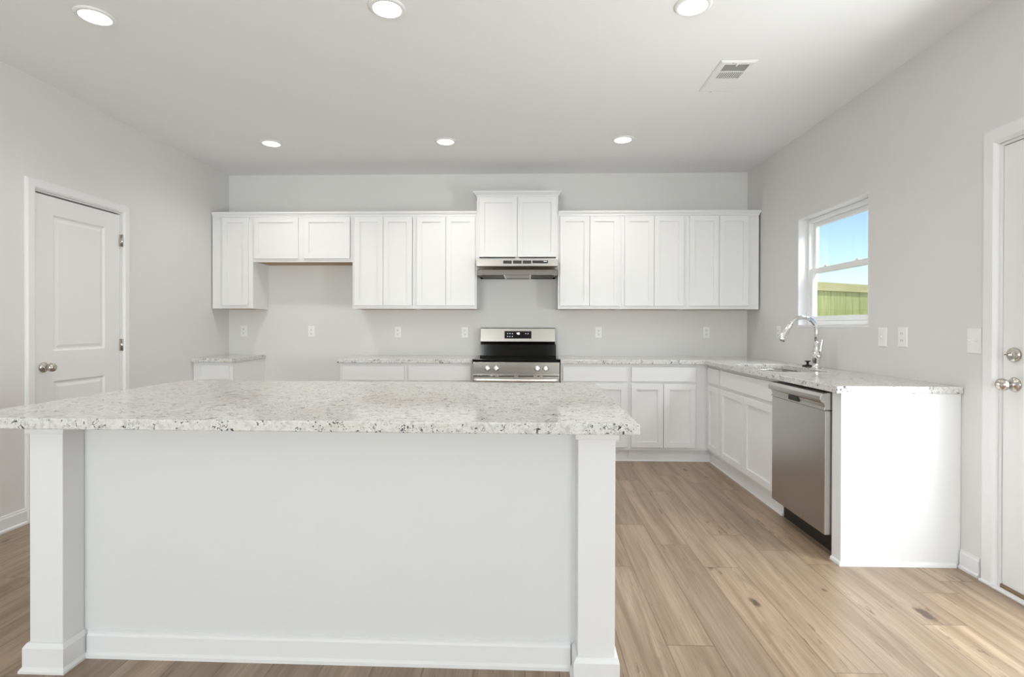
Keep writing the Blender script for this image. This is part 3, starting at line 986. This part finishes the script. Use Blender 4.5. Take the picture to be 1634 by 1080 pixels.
for a, b in ((-0.222, -0.143), (-0.131, -0.053), (-0.041, 0.036)):
    m = MB()
    m.box(a, b, 4.8535, 4.8548, 1.789, 1.818)
    for i in range(5):
        zz = 1.792+i*0.0055
        m.box(a+0.001, b-0.001, 4.8526, 4.8536, zz, zz+0.0022)
    m.obj('vent_grille', M_dark, hd)
hs = box(0.048, 0.190, 4.8525, 4.8548, 1.792, 1.818).obj('switch_panel', M_blackm, hd)
box(0.150, 0.180, 4.8515, 4.8524, 1.807, 1.812).obj('badge', M_knob, hs)
for a, b, mt, nm in ((HX0+0.03, -0.222, M_dark, 'filter'), (-0.205, 0.020, M_steel, 'lamp_cover'), (0.037, HX1-0.03, M_dark, 'filter')):
    box(a, b, 4.94, yb-0.02, 1.690, 1.6985).obj(nm, mt, hd)
for a in (-0.2205, 0.0215):
    box(a, a+0.014, 4.94, yb-0.02, 1.6865, 1.6985).obj('filter_rail', M_knob, hd)

# ------------------------------------------------------------------ island
IT = Matrix.Translation((0, 1.632, 0)) @ Matrix.Rotation(-0.0094, 4, 'Z') @ Matrix.Translation((0, -1.632, 0))
isl = thing('kitchen_island', 'white kitchen island base with square corner posts and baseboard', 'island', (-0.73, 2.25, 0), rotz=-0.0094)
PX = ((-1.748, -1.628), (0.172, 0.297))
PY0, PY1 = 1.782, 1.882
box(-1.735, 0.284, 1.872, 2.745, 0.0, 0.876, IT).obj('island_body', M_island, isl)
PB = [(0.0, 0.0), (0.022, 0.0), (0.022, 0.008), (0.014, 0.020), (0.014, 0.084), (0.009, 0.093), (0.005, 0.099), (0.0, 0.100)]
for a, b in PX:
    p = box(a, b, PY0, PY1-0.0105, 0.0, 0.8765, IT).obj('post', M_trim, isl, bevel=0.002)
    box(a-0.010, b+0.010, PY0-0.010, PY1-0.011, 0.8330, 0.8770, IT).obj('post_cap', M_trim, p, bevel=0.002)
    m = MB(IT)
    R = []
    for (x, y, dx, dy) in ((a, PY1-0.012, -1, 0), (a, PY0, -1, -1), (b, PY0, 1, -1), (b, PY1-0.012, 1, 0)):
        R.append([(x+dx*(q+0.0005), y+dy*(q+0.0005), z) for q, z in PB])
    m.rings(R)
    m.obj('post_base', M_trim, p)
m = MB(IT)
pa = [(0.0005, 0.0), (0.020, 0.0), (0.020, 0.012), (0.013, 0.020), (0.013, 0.078), (0.008, 0.085), (0.008, 0.093), (0.0005, 0.096)]
m.rings([[(x, 1.872-q, z) for q, z in pa] for x in (PX[0][1]+0.018, PX[1][0]-0.018)])
m.obj('baseboard', M_trim, isl)
slab('countertop', [(-1.884, 1.632), (0.349, 1.632), (0.349, 2.807), (-1.884, 2.807)], [], 0.8780, 0.914, 'large speckled granite countertop on the kitchen island', bev=0.005, ang=-0.0094, pivot=(0, 1.632))

# ------------------------------------------------------------------ outlets and switches
# local frame: plate lies in x-z, faces -y, back at y=0
def make_plate(label, cat, name, loc, rotz, kindp, wdt=0.070, hgt=0.114, group=None):
    r = thing(name, label, cat, loc, group, rotz=rotz)
    T = WM[r.name]
    m = MB(T)
    a, b = wdt/2, hgt/2
    m.rings([[(-a, -0.0006, -b), (a, -0.0006, -b), (a, -0.0006, b), (-a, -0.0006, b)], [(-a, -0.003, -b), (a, -0.003, -b), (a, -0.003, b), (-a, -0.003, b)],
             [(-a+.004, -0.006, -b+.004), (a-.004, -0.006, -b+.004), (a-.004, -0.006, b-.004), (-a+.004, -0.006, b-.004)]])
    m.obj('cover_plate', M_plate, r)
    if kindp == 'outlet':
        for zc in (-0.020, 0.020):
            m = MB(T)
            m.rings([[(x, y, z+zc) for x, z in rrect(-0.017, 0.017, -0.0145, 0.0145, 0.010, 4)] for y in (-0.0061, -0.0085)])
            sck = m.obj('socket', M_plate, r)
            m = MB(T)
            m.box(-0.0075, -0.0050, -0.0090, -0.0086, zc-0.003, zc+0.0075).box(0.0050, 0.0075, -0.0090, -0.0086, zc-0.002, zc+0.0065)
            m.box(-0.003, 0.003, -0.0090, -0.0086, zc-0.0105, zc-0.005)
            m.obj('slot', M_slot, sck)
        MB(T).lathe([(0, -0.0061), (0.003, -0.0061), (0.003, -0.0072), (0, -0.0073)], (0, 0, 0), 'Y', 10).obj('screw', M_plate, r)
    elif kindp == 'switch':
        MB(T).box(-0.0055, 0.0055, -0.0075, -0.0061, -0.0125, 0.0125).obj('toggle_slot', M_plate, r)
        m = MB(T)
        m.rings([[(-.004, -0.0076, -0.006), (.004, -0.0076, -0.006), (.004, -0.0076, 0.004), (-.004, -0.0076, 0.004)],
                 [(-.003, -0.018, 0.004), (.003, -0.018, 0.004), (.003, -0.016, 0.010), (-.003, -0.016, 0.010)]])
        m.obj('toggle', M_plate, r)
    elif kindp == 'gfci':
        MB(T).box(-0.0165, 0.0165, -0.0085, -0.0061, -0.033, 0.033).obj('socket', M_plate, r)
        m = MB(T)
        for zc in (-0.020, 0.020):
            m.box(-0.0075, -0.0050, -0.0090, -0.0086, zc-0.004, zc+0.0065).box(0.0050, 0.0075, -0.0090, -0.0086, zc-0.003, zc+0.0055)
        m.obj('slot', M_slot, r)
        MB(T).box(-0.008, 0.008, -0.0098, -0.0086, 0.001, 0.006).obj('test_button', M_plate, r)
        MB(T).box(-0.008, 0.008, -0.0098, -0.0086, -0.006, -0.001).obj('reset_button', M_plate, r)
    elif kindp == 'double':
        for xc in (-0.0225, 0.0225):
            MB(T).box(xc-0.0055, xc+0.0055, -0.0075, -0.0061, -0.0125, 0.0125).obj('toggle_slot', M_plate, r)
            m = MB(T)
            m.rings([[(xc-.004, -0.0076, -0.006), (xc+.004, -0.0076, -0.006), (xc+.004, -0.0076, 0.004), (xc-.004, -0.0076, 0.004)],
                     [(xc-.003, -0.018, 0.004), (xc+.003, -0.018, 0.004), (xc+.003, -0.016, 0.010), (xc-.003, -0.016, 0.010)]])
            m.obj('toggle', M_plate, r)
    return r
GO = 'white wall outlets on the back wall'
o1 = make_plate('white wall outlet below the corner upper cabinet at the far left', 'outlet', 'wall_outlet', (-2.906, D, 1.157), 0, 'outlet', group=GO)
copy_thing(o1, (-2.204, D, 1.152), 0, 'white wall outlet in the empty fridge space', GO)
copy_thing(o1, (-1.314, D, 1.149), 0, 'white wall outlet midway between the fridge space and the range', GO)
copy_thing(o1, (-0.629, D, 1.150), 0, 'white wall outlet just left of the range backguard', GO)
copy_thing(o1, (0.718, D, 1.153), 0, 'white wall outlet just right of the range', GO)
copy_thing(o1, (1.792, D, 1.156), 0, 'white wall outlet on the back wall nearest the right corner', GO)
make_plate('white outlet on the window wall behind the faucet spray head', 'outlet', 'wall_outlet', (XR, 4.654, 1.160), -PI/2, 'outlet')
make_plate('white single toggle switch plate right of the sink window', 'switch', 'light_switch', (XR, 3.312, 1.151), -PI/2, 'switch', 0.076, 0.118)
make_plate('white outlet with buttons right of the single switch by the window', 'outlet', 'wall_outlet', (XR, 3.137, 1.155), -PI/2, 'gfci', 0.076, 0.118)
make_plate('white double switch plate beside the patio door casing', 'switch', 'light_switch', (XR, 2.646, 1.146), -PI/2, 'double', 0.082, 0.124)

# ------------------------------------------------------------------ recessed lights
GL = 'round recessed ceiling lights'
def make_downlight(label, x, y):
    r = thing('recessed_light', label, 'ceiling light', (x, y, H), GL)
    T = WM[r.name]
    m = MB(T)
    m.rings([[(rr*math.cos(2*PI*j/40), rr*math.sin(2*PI*j/40), z) for j in range(40)] for rr, z in ((0.068, -0.0008), (0.088, -0.0008), (0.088, -0.003), (0.080, -0.009), (0.068, -0.010), (0.068, -0.0008))], caps=False, smooth=True)
    m.obj('trim_ring', M_plate, r)
    m = MB(T); m.lathe([(0, -0.001), (0.0665, -0.001), (0.0665, -0.007), (0, -0.0085)], (0, 0, 0), 'Z', 36, smooth=False)
    m.obj('lens', M_lens, r)
    l = bpy.data.lights.new('lamp', 'SPOT')
    l.energy = 20
    l.color = (1.0, 0.95, 0.89)
    l.spot_size = math.radians(150)
    l.spot_blend = 0.8
    l.shadow_soft_size = 0.065
    lo = bpy.data.objects.new('lamp', l)
    C.objects.link(lo)
    lo.parent = r
    lo.location = (0, 0, -0.02)
    return r
d1 = make_downlight('recessed ceiling light, left one of the row nearer the viewer', -2.148, 2.560)
for (x, y, lb) in ((-0.679, 2.530, 'recessed ceiling light, middle one of the row nearer the viewer'),
                   (0.789, 2.546, 'recessed ceiling light beside the air vent, right of the near row'),
                   (-2.156, 4.377, 'small recessed ceiling light, left one of the row by the cabinets'),
                   (-0.681, 4.365, 'small recessed ceiling light in front of the hood, middle of the far row'),
                   (0.783, 4.353, 'small recessed ceiling light, right one of the row by the cabinets')):
    copy_thing(d1, (x, y, H), 0, lb, GL)

# ------------------------------------------------------------------ ceiling vent
vt = thing('ceiling_vent', 'white rectangular ceiling air register with louvers', 'vent', (1.222, 3.278, H))
vx0, vx1, vy0, vy1 = 1.116, 1.328, 3.075, 3.482
bx0, bx1, by0, by1 = 1.150, 1.294, 3.110, 3.447
m = MB()
zt, zb = H-0.0005, H-0.010
R = lambda x0, x1, y0, y1, z: [(x0, y0, z), (x1, y0, z), (x1, y1, z), (x0, y1, z)]
m.rings([R(vx0, vx1, vy0, vy1, zt), R(vx0, vx1, vy0, vy1, H-0.003), R(vx0+.012, vx1-.012, vy0+.012, vy1-.012, zb), R(bx0, bx1, by0, by1, zb), R(bx0, bx1, by0, by1, zt)], caps=False)
y1_, y2_ = 3.196, 3.204
y3_, y4_ = 3.290, 3.298
m.box(bx0, bx1, y1_, y2_, zb, H-0.002).box(bx0, bx1, y3_, y4_, zb, H-0.002)
m.obj('frame', M_plate, vt)
box(bx0, bx1, by0, by1, H-0.0018, H-0.0006).obj('duct_backing', M_grey, vt)
def slat_y(y0, y1, n_, tilt):
    m = MB()
    for i in range(n_):
        yy = y0 + (y1-y0)*(i+0.5)/n_
        q = 0.35*(y1-y0)/n_
        m.prism_x([(yy-q, zb+0.001), (yy-q+0.0012, zb+0.001), (yy+q, H-0.0025), (yy+q-0.0012, H-0.0025)] if tilt > 0 else [(yy+q, zb+0.001), (yy+q-0.0012, zb+0.001), (yy-q, H-0.0025), (yy-q+0.0012, H-0.0025)], bx0+0.0005, bx1-0.0005)
    return m
slat_y(by0, y1_, 9, 1).obj('louver_bank', M_plate, vt)
m = MB()
for i in range(12):
    xx = bx0 + (bx1-bx0)*(i+0.5)/12
    m.box(xx-0.003, xx+0.003, y2_, y3_, zb+0.001, zb+0.0025)
m.obj('louver_bank', M_plate, vt)
m = MB()
for i in range(14):
    yy = y4_ + (by1-y4_)*(i+0.5)/14
    m.prism_x([(yy-0.0052, zb+0.0003), (yy+0.0052, zb+0.0008), (yy+0.0052, zb+0.0020), (yy-0.0052, zb+0.0015)], bx0+0.0005, bx1-0.0005)
m.obj('louver_bank', M_plate, vt)
box(1.214, 1.222, 3.096, 3.120, zb-0.006, zb-0.0002).obj('damper_lever', M_plate, vt)
for sy in (3.090, 3.465):
    MB().lathe([(0, 0), (0.0035, 0), (0.003, -0.0015), (0, -0.002)], (1.190, sy, zb), 'Z', 10).obj('screw', M_nickel, vt)
